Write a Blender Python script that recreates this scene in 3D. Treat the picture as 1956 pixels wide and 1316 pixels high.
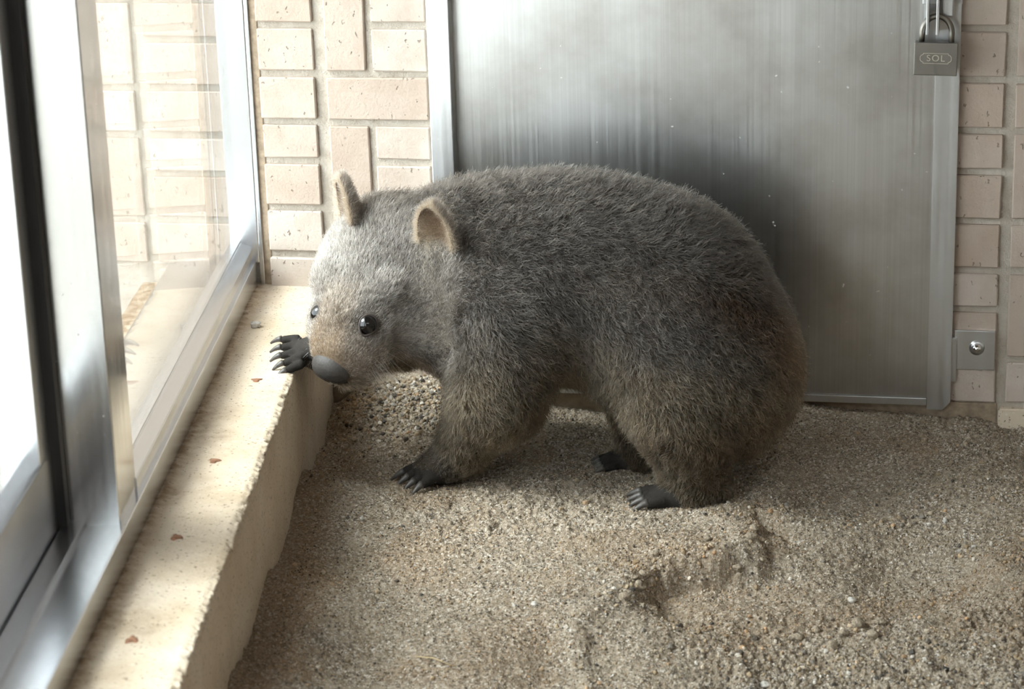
import bpy, bmesh, math, random
import numpy as np
from mathutils import Matrix, Vector

for o in list(bpy.data.objects):
    bpy.data.objects.remove(o)
random.seed(7)
rng = np.random.default_rng(7)
SC = bpy.context.scene
COL = SC.collection

# ------------------------------------------------------------------ camera
F = 4585.1                                   # focal length in pixels of the 1956 x 1316 frame
PITCH, ROLL, AY, AX = (math.radians(a) for a in (17.789, -1.7745, 2.371, 11.406))
CAMZ = 0.927903


def _rx(a):
    c, s = math.cos(a), math.sin(a)
    return np.array([[1, 0, 0], [0, c, -s], [0, s, c]])


def _rz(a):
    c, s = math.cos(a), math.sin(a)
    return np.array([[c, -s, 0], [s, c, 0], [0, 0, 1]])


CM = _rz(ROLL) @ _rx(PITCH) @ np.array([[1, 0, 0], [0, 0, -1], [0, 1, 0.]])
CAM = np.array([0, 0, CAMZ])
cam = bpy.data.objects.new('camera', bpy.data.cameras.new('camera'))
COL.objects.link(cam)
mw = Matrix.Identity(4)
for i in range(3):
    mw[i][0], mw[i][1], mw[i][2] = CM[0][i], -CM[1][i], -CM[2][i]
    mw[i][3] = CAM[i]
cam.matrix_world = mw
cam.data.sensor_width = 36
cam.data.lens = F / 1956 * 36
cam.data.clip_start = 0.02
cam.data.dof.use_dof = True
cam.data.dof.focus_distance = 2.56
cam.data.dof.aperture_fstop = 11
SC.camera = cam

# ------------------------------------------------------------------ light
world = bpy.data.worlds.new('world')
SC.world = world
world.use_nodes = True
bg = world.node_tree.nodes['Background']
bg.inputs[0].default_value = (0.95, 0.97, 1.0, 1)      # bright overcast sky
bg.inputs[1].default_value = 12.0
sun = bpy.data.objects.new('window_left_sun_offscreen', bpy.data.lights.new('window_left_sun_offscreen', 'SUN'))   # hazy sun in the open sky beyond the left windows
COL.objects.link(sun)
sun.data.energy = 7.5
sun.data.angle = math.radians(30)
sun.data.color = (1.0, 0.97, 0.92)
_e, _a = math.radians(50), math.radians(14)
_d = Vector((math.cos(_e) * math.cos(_a), math.cos(_e) * math.sin(_a), -math.sin(_e)))
sun.rotation_euler = (-_d).to_track_quat('Z', 'Y').to_euler()
SC.view_settings.view_transform = 'Standard'
SC.view_settings.look = 'None'
SC.view_settings.gamma = 1
SC.view_settings.use_curve_mapping = False
SC.view_settings.exposure = -0.5

# ------------------------------------------------------------------ geometry of the place
DX = np.array([math.cos(AX), -math.sin(AX), 0])        # along the back wall
DN = np.array([-math.sin(AX), -math.cos(AX), 0])       # out of the back wall into the room
DY = np.array([math.sin(AY), math.cos(AY), 0])         # along the window, towards the back wall
ET = np.array([math.cos(AY), -math.sin(AY), 0])        # out of the window into the room
UZ = np.array([0, 0, 1.])
P0 = np.array([0.14342954, 2.6172433, 0])              # a point on the back wall
CO = np.array([-0.29543583, 2.70578191, 0])            # corner of window and back wall
ZL = 0.1428                                            # top of the concrete kerb


def ray(px, py):
    return CM.T @ np.array([(px - 978) / F, (py - 658) / F, 1.])


def at(px, py, Y):                                     # point seen at a pixel, at depth Y
    d = ray(px, py)
    return CAM + d * (Y / d[1])


def hz(px, py, z=0.):                                  # point seen at a pixel, at height z
    d = ray(px, py)
    return CAM + d * ((z - CAMZ) / d[2])


def wuz(px, py, off=0.):                               # (u, z) on the back wall
    d = ray(px, py)
    p = CAM + d * (((P0 + DN * off - CAM) @ DN) / (d @ DN))
    return float((p - P0) @ DX), float(p[2])


def WP(u, off, z):
    return P0 + DX * u + DN * off + UZ * z


def SP(s, t, z):                                       # window frame: s towards the viewer, t into the room
    return CO - DY * s + ET * t + UZ * z


# ------------------------------------------------------------------ helpers
def mesh_obj(name, verts, faces, mat, parent=None, smooth=False):
    me = bpy.data.meshes.new(name)
    me.from_pydata([tuple(map(float, v)) for v in verts], [], faces)
    me.update()
    bm = bmesh.new(); bm.from_mesh(me)
    bmesh.ops.recalc_face_normals(bm, faces=bm.faces)
    bm.to_mesh(me); bm.free()
    if smooth:
        me.polygons.foreach_set('use_smooth', [True] * len(me.polygons))
    o = bpy.data.objects.new(name, me)
    COL.objects.link(o)
    if mat:
        me.materials.append(mat)
    if parent:
        o.parent = parent
    return o


def big_mesh(name, V, Q, mat, parent=None, smooth=True):   # numpy arrays: verts (n,3), faces (m,k)
    me = bpy.data.meshes.new(name)
    k = Q.shape[1]
    me.vertices.add(len(V)); me.vertices.foreach_set('co', V.astype(np.float32).ravel())
    me.loops.add(Q.size); me.loops.foreach_set('vertex_index', Q.astype(np.int32).ravel())
    me.polygons.add(len(Q))
    me.polygons.foreach_set('loop_start', np.arange(len(Q), dtype=np.int32) * k)
    me.polygons.foreach_set('use_smooth', np.full(len(Q), smooth))
    me.update(calc_edges=True)
    o = bpy.data.objects.new(name, me)
    COL.objects.link(o)
    me.materials.append(mat)
    if parent:
        o.parent = parent
    return o


def tag(o, label, cat=None, group=None, kind=None):
    if label: o['label'] = label
    if cat: o['category'] = cat
    if group: o['group'] = group
    if kind: o['kind'] = kind
    return o


def struct(o, label=None):
    o['kind'] = 'structure'
    if label: o['label'] = label
    return o


def empty(name, loc):
    o = bpy.data.objects.new(name, None)
    o.location = tuple(map(float, loc))
    o.empty_display_size = 0.02
    COL.objects.link(o)
    return o


def adopt(child, parent):                              # keep world place under an unrotated parent
    child.parent = parent
    child.location = Vector(child.location) - Vector(parent.location)
    return child


def hexa(name, fn, a, b, c, mat, parent=None, bev=0.0, seg=2):
    """box between ranges a, b, c of a place function fn(a, b, c)"""
    vs = [fn(x, y, z) for x in a for y in b for z in c]
    fs = [(0, 1, 3, 2), (4, 6, 7, 5), (0, 4, 5, 1), (2, 3, 7, 6), (0, 2, 6, 4), (1, 5, 7, 3)]
    o = mesh_obj(name, vs, fs, mat)
    if bev > 0:
        bm = bmesh.new(); bm.from_mesh(o.data)
        bmesh.ops.bevel(bm, geom=list(bm.edges), offset=bev, segments=seg, affect='EDGES', profile=0.6)
        bm.to_mesh(o.data); bm.free()
    if parent:
        adopt(o, parent)
    return o


def prism(name, fn, poly, d0, d1, mat, parent=None, bev=0.0):
    """polygon of (a, b) pairs extruded: fn(a, b, d)"""
    n = len(poly)
    vs = [fn(a, b, d0) for a, b in poly] + [fn(a, b, d1) for a, b in poly]
    fs = [tuple(range(n)), tuple(range(2 * n - 1, n - 1, -1))] + [(i, (i + 1) % n, n + (i + 1) % n, n + i) for i in range(n)]
    o = mesh_obj(name, vs, fs, mat)
    if bev > 0:
        bm = bmesh.new(); bm.from_mesh(o.data)
        bmesh.ops.bevel(bm, geom=list(bm.edges), offset=bev, segments=2, affect='EDGES')
        bm.to_mesh(o.data); bm.free()
    if parent:
        adopt(o, parent)
    return o


def tube(name, pts, radii, mat, parent=None, n=12, cap=True):
    pts = [np.array(p, float) for p in pts]
    V, Fs = [], []
    up = np.array([0.13, 0.21, 0.97])
    for i, p in enumerate(pts):
        tdir = pts[min(i + 1, len(pts) - 1)] - pts[max(i - 1, 0)]
        tdir /= np.linalg.norm(tdir) + 1e-12
        if i == 0:
            a = np.cross(tdir, up if abs(tdir @ up) < .9 else np.array([1., 0, 0]))
        else:
            a = a - tdir * (a @ tdir)
        a /= np.linalg.norm(a)
        b = np.cross(tdir, a)
        for k in range(n):
            th = 2 * math.pi * k / n
            V.append(p + radii[i] * (math.cos(th) * a + math.sin(th) * b))
    for i in range(len(pts) - 1):
        for k in range(n):
            k2 = (k + 1) % n
            Fs.append((i * n + k, i * n + k2, (i + 1) * n + k2, (i + 1) * n + k))
    if cap:
        Fs.append(tuple(range(n))); Fs.append(tuple(range(len(V) - 1, len(V) - n - 1, -1)))
    o = mesh_obj(name, V, Fs, mat, smooth=True)
    if parent:
        adopt(o, parent)
    return o


def rnd_lattice(seed):
    return np.random.default_rng(seed).random((256, 256)).astype(np.float32)


_LAT = [rnd_lattice(100 + i) for i in range(8)]


def noise2(x, y, freq, seed=0):                        # smooth value noise, 0..1
    L = _LAT[seed % 8]
    x = x * freq + 17.3 * seed + 1000; y = y * freq + 9.1 * seed + 1000
    i = np.floor(x).astype(int); j = np.floor(y).astype(int)
    fx = x - i; fy = y - j
    fx = fx * fx * (3 - 2 * fx); fy = fy * fy * (3 - 2 * fy)
    i &= 255; j &= 255
    i1 = (i + 1) & 255; j1 = (j + 1) & 255
    return (L[i, j] * (1 - fx) + L[i1, j] * fx) * (1 - fy) + (L[i, j1] * (1 - fx) + L[i1, j1] * fx) * fy


def fbm(x, y, freq, octs=4, seed=0, gain=0.5):
    r = 0; a = 1; t = 0
    for k in range(octs):
        r = r + a * noise2(x, y, freq * 2 ** k, seed + k); t += a; a *= gain
    return r / t


def sstep(a, b, x):
    t = np.clip((x - a) / (b - a), 0, 1)
    return t * t * (3 - 2 * t)


# ------------------------------------------------------------------ materials
class NT:
    def __init__(self, name):
        self.m = bpy.data.materials.new(name)
        self.m.use_nodes = True
        self.t = self.m.node_tree
        self.b = self.t.nodes['Principled BSDF']
        self.out = self.t.nodes['Material Output']

    def n(self, kind, **kw):
        nd = self.t.nodes.new(kind)
        for k, v in kw.items():
            if k in nd.inputs:
                nd.inputs[k].default_value = v
            else:
                setattr(nd, k, v)
        return nd

    def l(self, a, b):
        self.t.links.new(a, b)

    def coords(self, scale=(1, 1, 1), rot=(0, 0, 0)):
        tc = self.n('ShaderNodeTexCoord')
        mp = self.n('ShaderNodeMapping')
        mp.inputs['Scale'].default_value = scale
        mp.inputs['Rotation'].default_value = rot
        self.l(tc.outputs['Object'], mp.inputs[0])
        return mp.outputs[0]

    def noise(self, co, scale, detail=3, rough=0.55):
        nd = self.n('ShaderNodeTexNoise', Scale=scale, Detail=detail, Roughness=rough)
        if co: self.l(co, nd.inputs['Vector'])
        return nd.outputs['Fac']

    def ramp(self, fac, stops, interp='LINEAR'):
        nd = self.n('ShaderNodeValToRGB')
        r = nd.color_ramp; r.interpolation = interp
        while len(r.elements) < len(stops):
            r.elements.new(0.5)
        for e, (p, c) in zip(r.elements, stops):
            e.position = p
            e.color = (c, c, c, 1) if isinstance(c, (int, float)) else (*c, 1)
        self.l(fac, nd.inputs[0])
        return nd.outputs[0]

    def mix(self, fac, a, b, mode='MIX'):
        nd = self.n('ShaderNodeMix', data_type='RGBA', blend_type=mode)
        for s, v in ((nd.inputs[0], fac), (nd.inputs[6], a), (nd.inputs[7], b)):
            if hasattr(v, 'links') or hasattr(v, 'is_linked'):
                self.l(v, s)
            elif isinstance(v, (int, float)):
                s.default_value = v
            else:
                s.default_value = (*v, 1)
        return nd.outputs[2]

    def math(self, op, a, b=0.0):
        nd = self.n('ShaderNodeMath', operation=op)
        for s, v in ((nd.inputs[0], a), (nd.inputs[1], b)):
            if isinstance(v, (int, float)): s.default_value = v
            else: self.l(v, s)
        return nd.outputs[0]

    def bump(self, h, strength=0.3, dist=0.001):
        nd = self.n('ShaderNodeBump', Strength=strength, Distance=dist)
        self.l(h, nd.inputs['Height'])
        self.l(nd.outputs[0], self.b.inputs['Normal'])
        return nd

    def base(self, c):
        s = self.b.inputs['Base Color']
        if hasattr(c, 'is_linked'): self.l(c, s)
        else: s.default_value = (*c, 1)

    def set(self, **kw):
        for k, v in kw.items():
            s = self.b.inputs[k.replace('_', ' ')]
            if hasattr(v, 'is_linked'): self.l(v, s)
            else: s.default_value = v
        return self


def m_brick():
    t = NT('brick')
    info = t.n('ShaderNodeObjectInfo')
    off = t.n('ShaderNodeVectorMath', operation='ADD')   # every brick its own grain and pits
    t.l(t.coords(), off.inputs[0]); t.l(t.math('MULTIPLY', info.outputs['Random'], 7.0), off.inputs[1])
    co = off.outputs[0]
    c = t.ramp(info.outputs['Random'], [(0, (0.43, 0.345, 0.28)), (0.5, (0.48, 0.40, 0.335)), (1, (0.53, 0.46, 0.40))])
    big = t.noise(co, 26, 3)
    c = t.mix(t.ramp(big, [(0.42, 0.0), (0.75, 0.5)]), c, (0.34, 0.25, 0.19))
    # little firing pits
    vo = t.n('ShaderNodeTexVoronoi', Scale=95.0)
    mp = t.n('ShaderNodeMapping'); mp.inputs['Scale'].default_value = (1.5, 1.5, 0.7)
    t.l(co, mp.inputs[0])
    jit = t.n('ShaderNodeTexNoise', Scale=220.0)
    t.l(co, jit.inputs['Vector'])
    add = t.n('ShaderNodeMix', data_type='VECTOR'); add.inputs[0].default_value = 0.012
    t.l(mp.outputs[0], add.inputs[4]); t.l(jit.outputs['Color'], add.inputs[5])
    t.l(add.outputs[1], vo.inputs['Vector'])
    sel = t.math('GREATER_THAN', t.noise(co, 60, 2), 0.49)
    pit = t.math('MULTIPLY', t.ramp(vo.outputs['Distance'], [(0.10, 1.0), (0.19, 0.0)]), sel)
    c = t.mix(t.math('MULTIPLY', pit, 0.75), c, (0.20, 0.15, 0.115))
    t.base(c)
    t.set(Roughness=0.85)
    h = t.math('SUBTRACT', t.noise(co, 300, 5, 0.65), t.math('MULTIPLY', pit, 2.0))
    t.bump(h, 0.7, 0.0012)
    return t.m


def m_mortar():
    t = NT('mortar')
    co = t.coords()
    t.base(t.ramp(t.noise(co, 60, 4), [(0.3, (0.47, 0.405, 0.33)), (0.7, (0.60, 0.54, 0.465))]))
    t.set(Roughness=0.95)
    t.bump(t.noise(co, 300, 5, 0.7), 1.0, 0.003)
    return t.m


def m_concrete():
    t = NT('kerb_concrete')
    co = t.coords()
    c = t.ramp(t.noise(co, 14, 5), [(0.3, (0.52, 0.42, 0.30)), (0.5, (0.60, 0.50, 0.38)), (0.72, (0.66, 0.57, 0.46))])
    spk = t.ramp(t.noise(co, 300, 2), [(0.63, 0.0), (0.68, 1.0)])
    c = t.mix(t.math('MULTIPLY', spk, 0.8), c, (0.16, 0.11, 0.075))
    lt = t.ramp(t.noise(co, 210, 2), [(0.64, 0.0), (0.74, 0.6)])
    c = t.mix(lt, c, (0.75, 0.69, 0.60))
    at_ = t.n('ShaderNodeAttribute', attribute_name='soil')
    c = t.mix(t.math('MULTIPLY', at_.outputs['Fac'], t.ramp(t.noise(co, 90, 5), [(0.3, 0.25), (0.6, 1.0)])), c, (0.24, 0.155, 0.085))
    t.base(c)
    t.set(Roughness=0.9)
    t.bump(t.noise(co, 260, 5, 0.65), 0.5, 0.0012)
    return t.m


def m_metal(name, col, rough, streak=(0, 0), axis=(60, 60, 1), bump=0.0, dirt=None, spots=False, metallic=1.0, rot=(0, 0, 0), vary=0.95):
    t = NT(name)
    co = t.coords(scale=axis, rot=rot)
    nz = t.noise(co, 1.0, 3, 0.6)
    lo, hi = streak
    if streak != (0, 0):
        t.set(Roughness=t.ramp(nz, [(0.3, lo), (0.7, hi)]))
    else:
        t.set(Roughness=rough)
    c = t.ramp(nz, [(0.25, tuple(v * vary for v in col)), (0.75, col)])
    if dirt:
        g = t.coords()
        d = t.math('MULTIPLY', t.ramp(t.noise(g, 9, 5, 0.6), [(0.42, 0.0), (0.72, 1.0)]), dirt[1])
        c = t.mix(d, c, dirt[0])
    t.set(Metallic=metallic)
    if spots:
        g = t.coords()
        s = t.ramp(t.noise(g, 130, 1), [(0.775, 0.0), (0.80, 1.0)])
        c = t.mix(t.math('MULTIPLY', s, 0.7), c, (0.8, 0.78, 0.74))
        t.set(Metallic=t.math('SUBTRACT', metallic, s))
    t.base(c)
    if bump:
        t.bump(nz, bump, 0.0004)
    return t.m


def m_plain(name, col, rough=0.6, metallic=0.0, noise=0.0, scale=120, bump=0.0):
    t = NT(name)
    if noise:
        co = t.coords()
        nz = t.noise(co, scale, 4)
        t.base(t.ramp(nz, [(0.3, tuple(v * (1 - noise) for v in col)), (0.7, tuple(min(1, v * (1 + noise)) for v in col))]))
        if bump: t.bump(nz, bump, 0.001)
    else:
        t.base(col)
    t.set(Roughness=rough, Metallic=metallic)
    return t.m


def m_glass():
    t = NT('window_glass')
    fr = t.n('ShaderNodeFresnel', IOR=1.5)
    ge = t.n('ShaderNodeNewGeometry')                   # same index on the way out: the ray is not bent inside the thin pane
    t.l(t.math('SUBTRACT', 1.5, t.math('MULTIPLY', ge.outputs['Backfacing'], 1.5 - 1 / 1.5)), fr.inputs['IOR'])
    two = fr.outputs[0]
    tr = t.n('ShaderNodeBsdfTransparent'); tr.inputs[0].default_value = (0.93, 0.97, 0.97, 1)
    gl = t.n('ShaderNodeBsdfGlossy'); gl.inputs['Roughness'].default_value = 0.015
    mx = t.n('ShaderNodeMixShader')
    t.l(two, mx.inputs[0]); t.l(tr.outputs[0], mx.inputs[1]); t.l(gl.outputs[0], mx.inputs[2])
    t.l(mx.outputs[0], t.out.inputs[0])
    return t.m


def m_sand():
    t = NT('sand')
    co = t.coords()
    vo = t.n('ShaderNodeTexVoronoi', Scale=520.0)
    t.l(co, vo.inputs['Vector'])
    sep = t.n('ShaderNodeSeparateColor'); t.l(vo.outputs['Color'], sep.inputs[0])
    g = t.ramp(sep.outputs[0], [(0.0, (0.05, 0.042, 0.034)), (0.25, (0.19, 0.152, 0.113)), (0.55, (0.315, 0.258, 0.195)),
                                (0.8, (0.43, 0.365, 0.29)), (0.95, (0.66, 0.62, 0.56))])
    fine = t.ramp(t.noise(co, 45, 5), [(0.35, (0.28, 0.222, 0.16)), (0.65, (0.39, 0.33, 0.255))])
    c = t.mix(t.ramp(t.noise(co, 22, 4), [(0.35, 0.35), (0.65, 0.8)]), fine, g)
    dm = t.n('ShaderNodeAttribute', attribute_name='damp')
    c = t.mix(t.math('MULTIPLY', dm.outputs['Fac'], 0.85), c, t.mix(0.35, (0.275, 0.195, 0.120), g))
    t.base(c)
    t.set(Roughness=0.95)
    t.b.inputs['Specular IOR Level'].default_value = 0.2
    t.bump(t.math('ADD', t.noise(co, 900, 3, 0.7), vo.outputs['Distance']), 0.7, 0.0012)
    return t.m


def m_grain():
    t = NT('sand_grain')
    a = t.n('ShaderNodeAttribute', attribute_name='tone')
    t.base(a.outputs['Color'])
    t.set(Roughness=0.8)
    t.b.inputs['Specular IOR Level'].default_value = 0.3
    return t.m


def m_skin():
    t = NT('wombat_skin')
    a = t.n('ShaderNodeAttribute', attribute_name='coat')
    co = t.coords()
    c = t.mix(t.ramp(t.noise(co, 500, 3), [(0.35, 0.0), (0.65, 0.45)]), a.outputs['Color'], (0.02, 0.018, 0.016))
    t.base(c)
    t.set(Roughness=0.85)
    t.b.inputs['Specular IOR Level'].default_value = 0.15
    t.bump(t.noise(co, 700, 3), 0.5, 0.001)
    return t.m


def m_fur():
    t = NT('fur')
    a = t.n('ShaderNodeAttribute', attribute_name='root_tone')
    b = t.n('ShaderNodeAttribute', attribute_name='tip_tone')
    hi = t.n('ShaderNodeHairInfo')
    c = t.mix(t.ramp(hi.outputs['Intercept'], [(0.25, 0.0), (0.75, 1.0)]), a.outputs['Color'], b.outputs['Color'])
    hb = t.n('ShaderNodeBsdfHairPrincipled', parametrization='COLOR')
    hb.inputs['Roughness'].default_value = 0.42
    hb.inputs['Radial Roughness'].default_value = 0.6
    t.l(c, hb.inputs['Color'])
    t.l(hb.outputs[0], t.out.inputs[0])
    return t.m


BRICK, MORTAR, CONC = m_brick(), m_mortar(), m_concrete()
ALU = m_metal('aluminium_frame', (0.64, 0.65, 0.665), 0.27, axis=(1.5, 1.5, 1.5), vary=0.97)
ALU_MIRROR = m_metal('polished_mullion', (0.52, 0.515, 0.505), 0.13, streak=(0.12, 0.22), axis=(70, 70, 2), spots=True)
STEEL = m_metal('brushed_steel', (0.60, 0.60, 0.59), 0.3, streak=(0.30, 0.38), axis=(420, 420, 2.5), bump=0.02,
                dirt=((0.30, 0.27, 0.23), 0.55), spots=True, vary=0.84)
STEEL_TRIM = m_metal('steel_trim', (0.66, 0.67, 0.68), 0.35, streak=(0.3, 0.42), axis=(200, 200, 3), dirt=((0.35, 0.31, 0.26), 0.3), spots=True)
GASKET = m_plain('black_gasket', (0.012, 0.012, 0.013), 0.5)
GLASS = m_glass()
SAND, GRAIN = m_sand(), m_grain()
LOCK = m_metal('padlock_metal', (0.24, 0.225, 0.20), 0.42, streak=(0.35, 0.5), axis=(160, 160, 160))
LOCK_BRIGHT = m_metal('engraved_brass', (0.72, 0.68, 0.60), 0.35)
CHROME = m_metal('chrome_nut', (0.8, 0.8, 0.8), 0.15)
SKIN, FUR = m_skin(), m_fur()
EYE = m_plain('wet_eye', (0.006, 0.005, 0.005), 0.04)
NOSE = m_plain('nose_leather', (0.046, 0.040, 0.036), 0.6, noise=0.3, scale=420, bump=0.5)
CLAW = m_plain('claw_horn', (0.075, 0.067, 0.060), 0.42, noise=0.3, scale=300)
PAD = m_plain('paw_skin', (0.075, 0.065, 0.058), 0.7, noise=0.3, scale=350, bump=0.4)
RUST = m_plain('rust_patch', (0.26, 0.13, 0.075), 0.9, noise=0.4, scale=220, bump=0.4)
PLASTER = m_plain('room_plaster', (0.50, 0.45, 0.39), 0.9, noise=0.1, scale=8)
PAVING = m_plain('outdoor_paving', (0.62, 0.60, 0.57), 0.9, noise=0.1, scale=30)
SEAL = m_plain('wall_sealant', (0.30, 0.23, 0.16), 0.8, noise=0.3, scale=120, bump=0.3)
STRAW = m_plain('straw', (0.55, 0.43, 0.24), 0.6)
STONE = m_plain('pebble_stone', (0.50, 0.47, 0.42), 0.8, noise=0.3, scale=160, bump=0.4)
CLOD = m_plain('earth_clod', (0.30, 0.245, 0.18), 0.95, noise=0.5, scale=500, bump=1.0)

# ------------------------------------------------------------------ back wall with its bricks
wall_back = hexa('wall_back', lambda u, o, z: WP(u, o, z), (-1.6, 1.55), (-0.22, -0.0050), (-0.25, 2.45), MORTAR)
struct(wall_back, 'pale brick wall with recessed mortar joints behind the animal')
brick_cache = {}


def brick(u0, u1, z0, z1):
    w, h = round(u1 - u0, 4), round(z1 - z0, 4)
    key = (w, h, random.randrange(3))
    uc, zc = (u0 + u1) / 2, (z0 + z1) / 2
    if key not in brick_cache:
        me = bpy.data.meshes.new('brick')
        bm = bmesh.new()
        r = random.Random(hash(key) & 0xffff)
        vs = []
        for y in (-0.03, 0.0):
            for sx, sz in ((-1, -1), (1, -1), (1, 1), (-1, 1)):
                vs.append(bm.verts.new((sx * w / 2 + r.uniform(-.0006, .0006), -y + r.uniform(-.0006, .0006), sz * h / 2 + r.uniform(-.0006, .0006))))
        for f in ((0, 1, 2, 3), (4, 7, 6, 5), (0, 4, 5, 1), (1, 5, 6, 2), (2, 6, 7, 3), (3, 7, 4, 0)):
            bm.faces.new([vs[i] for i in f])
        bmesh.ops.recalc_face_normals(bm, faces=bm.faces)
        bmesh.ops.bevel(bm, geom=[e for e in bm.edges], offset=0.0013, segments=1, affect='EDGES')
        bm.to_mesh(me); bm.free()
        me.materials.append(BRICK)
        brick_cache[key] = me
    o = bpy.data.objects.new('brick', brick_cache[key])
    COL.objects.link(o)
    # local x along wall, local -y out of the wall
    o.matrix_world = Matrix(((DX[0], -DN[0], 0, 0), (DX[1], -DN[1], 0, 0), (0, 0, 1, 0), (0, 0, 0, 1)))
    p = WP(uc, random.uniform(-.0012, .0008), zc)
    o.location = tuple(p)
    o.rotation_euler = o.rotation_euler
    o.parent = wall_back
    return o


def rows(k):
    b = 0.2964 + k * 0.1573
    return (b, b + 0.0378), (b + 0.0458, b + 0.0938), (b + 0.1015, b + 0.1495)


def stack(u0, u1, ks):
    for k in ks:
        for z0, z1 in rows(k):
            brick(u0, u1, z0, z1)


def group(u0, ks, u_end=None):                          # long brick, then an upright beside two short ones
    for k in ks:
        sh, t1, t2 = rows(k)
        shn = rows(k + 1)[0]
        brick(u0, u0 + 0.117, *t1)
        brick(u0, u0 + 0.0465, t2[0], shn[1])
        brick(u0 + 0.0545, u0 + 0.1175, *t2)
        brick(u0 + 0.0545, u0 + 0.1175, *shn)


stack(-0.4310, -0.3660, range(-1, 4))
group(-0.3515, range(-2, 4))
stack(0.3370, 0.4030, range(-1, 2))
sh, t1, t2 = rows(-2)
brick(0.3370, 0.4030, 0.0850, 0.1318)
brick(0.3370, 0.4030, 0.0275, 0.0772)
group(0.4150, range(-1, 2))
brick(0.4150, 0.5310, 0.0285, 0.0745)
brick(0.4150, 0.4615, 0.0825, 0.1765)
brick(0.4695, 0.5320, 0.0825, 0.1320)
brick(0.4695, 0.5320, 0.1400, 0.1765)
stack(0.5430, 0.6070, range(-1, 2))
# the same wall goes on outside the window
for k in range(-1, 2):
    d = -0.0175
    s_, a_, b_ = rows(k)
    sn = rows(k + 1)[0]
    brick(-0.6285, -0.5815, b_[0] + d, sn[1] + d)
    brick(-0.6980, -0.5815, a_[0] + d, a_[1] + d)
    brick(-0.6980, -0.6365, b_[0] + d, b_[1] + d)
    for r_ in (s_, a_, b_):
        brick(-0.5680, -0.4700, r_[0] + d, r_[1] + d)
# concrete footing under the bricks, a chunk of it bare at the right
foot = prism('footing', lambda u, z, o: WP(u, o, z), [(0.4075, -0.2), (0.62, -0.2), (0.62, 0.022), (0.4075, 0.0215)], -0.02, 0.004, CONC, wall_back, 0.002)
hexa('footing', lambda u, o, z: WP(u, o, z), (-0.46, 0.406), (-0.02, -0.003), (-0.2, 0.026), SEAL, wall_back, 0.002)

# rest of the room, out of view
wall_right = struct(hexa('wall_right', lambda x, y, z: np.array([x, y, z]), (1.35, 1.5), (-1.0, 2.6), (-0.3, 2.45), PLASTER), 'pale side wall of the enclosure')
ceiling = struct(hexa('ceiling', lambda x, y, z: np.array([x, y, z]), (-0.45, 1.5), (-1.0, 2.75), (2.45, 2.55), PLASTER), 'pale ceiling over the enclosure')
wall_rear = struct(hexa('wall_rear', lambda x, y, z: np.array([x, y, z]), (-0.45, 1.5), (-1.1, -1.0), (-0.3, 2.15), PLASTER), 'low wall on the visitors side')

# ------------------------------------------------------------------ steel door
door = empty('door_1', WP(0.08, 0.0, 0.02))
struct(door, 'brushed stainless steel door behind the wombat, fastened with a padlock')
WF = lambda u, o, z: WP(u, o, z)
hexa('door_panel', WF, (-0.212, 0.345), (-0.006, 0.006), (0.0330, 1.35), STEEL, door, 0.001)
# folded upright edge on the lock side, bottom corner cut off
prism('door_edge', lambda u, z, o: WP(u, o, z),
      [(0.3285, 0.0205), (0.3460, 0.0205), (0.3545, 0.0300), (0.3560, 1.35), (0.3290, 1.35)], 0.004, 0.0105, STEEL_TRIM, door, 0.0006)
hexa('bottom_rail', WF, (-0.212, 0.3283), (0.0, 0.0088), (0.0245, 0.0330), STEEL_TRIM, door, 0.0007)
hexa('door_jamb', WF, (-0.2273, -0.2013), (-0.01, 0.024), (-0.02, 1.4), STEEL_TRIM, door, 0.0012)
hexa('edge_flange', WF, (0.350, 0.3600), (0.001, 0.0065), (0.053, 0.1045), STEEL_TRIM, door, 0.0005)

# hasp that carries the lock
zt = wuz(1790, 0, 0.02)[1]
u_h = wuz(1783, 30, 0.03)[0]
hasp = hexa('hasp_staple', WF, (u_h - 0.0072, u_h - 0.0042), (0.006, 0.040), (zt - 0.034, zt + 0.03), STEEL_TRIM, door, 0.0006)
hasp2 = hexa('hasp_staple', WF, (u_h + 0.0032, u_h + 0.0062), (0.006, 0.040), (zt - 0.034, zt + 0.03), STEEL_TRIM, door, 0.0006)
hexa('hasp_block', WF, (u_h + 0.009, u_h + 0.021), (0.010, 0.026), (zt - 0.017, zt + 0.03), STEEL_TRIM, door, 0.0015)
hexa('hasp_plate', WF, (u_h - 0.012, u_h + 0.030), (0.006, 0.0105), (zt - 0.006, zt + 0.05), STEEL_TRIM, door, 0.0006)

# bracket plate on the bricks
br = empty('bracket_plate', WP(0.381, 0.0, 0.067))
tag(br, 'small square steel plate bolted to the bricks beside the door', 'bracket')
u0, z1 = wuz(1829, 629); u1, z0 = wuz(1899, 705)
plate = hexa('plate', WF, (u0 - 0.003, u1), (-0.001, 0.0045), (z0, z1), STEEL_TRIM, br, 0.0006)
ub, zb = wuz(1866, 665, 0.006)


def lathe(name, prof, center, ax_n, mat, parent, n=24):
    """profile of (radius, height) around ax_n"""
    a = np.cross(ax_n, UZ); a /= np.linalg.norm(a); b = np.cross(ax_n, a)
    V, Fs = [], []
    for r, h in prof:
        for k in range(n):
            th = 2 * math.pi * k / n
            V.append(center + ax_n * h + r * (a * math.cos(th) + b * math.sin(th)))
    m = len(prof)
    for i in range(m - 1):
        for k in range(n):
            k2 = (k + 1) % n
            Fs.append((i * n + k, i * n + k2, (i + 1) * n + k2, (i + 1) * n + k))
    Fs.append(tuple(range(n))); Fs.append(tuple(range(m * n - 1, (m - 1) * n - 1, -1)))
    o = mesh_obj(name, V, Fs, mat, smooth=True)
    if parent: adopt(o, parent)
    return o


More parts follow.
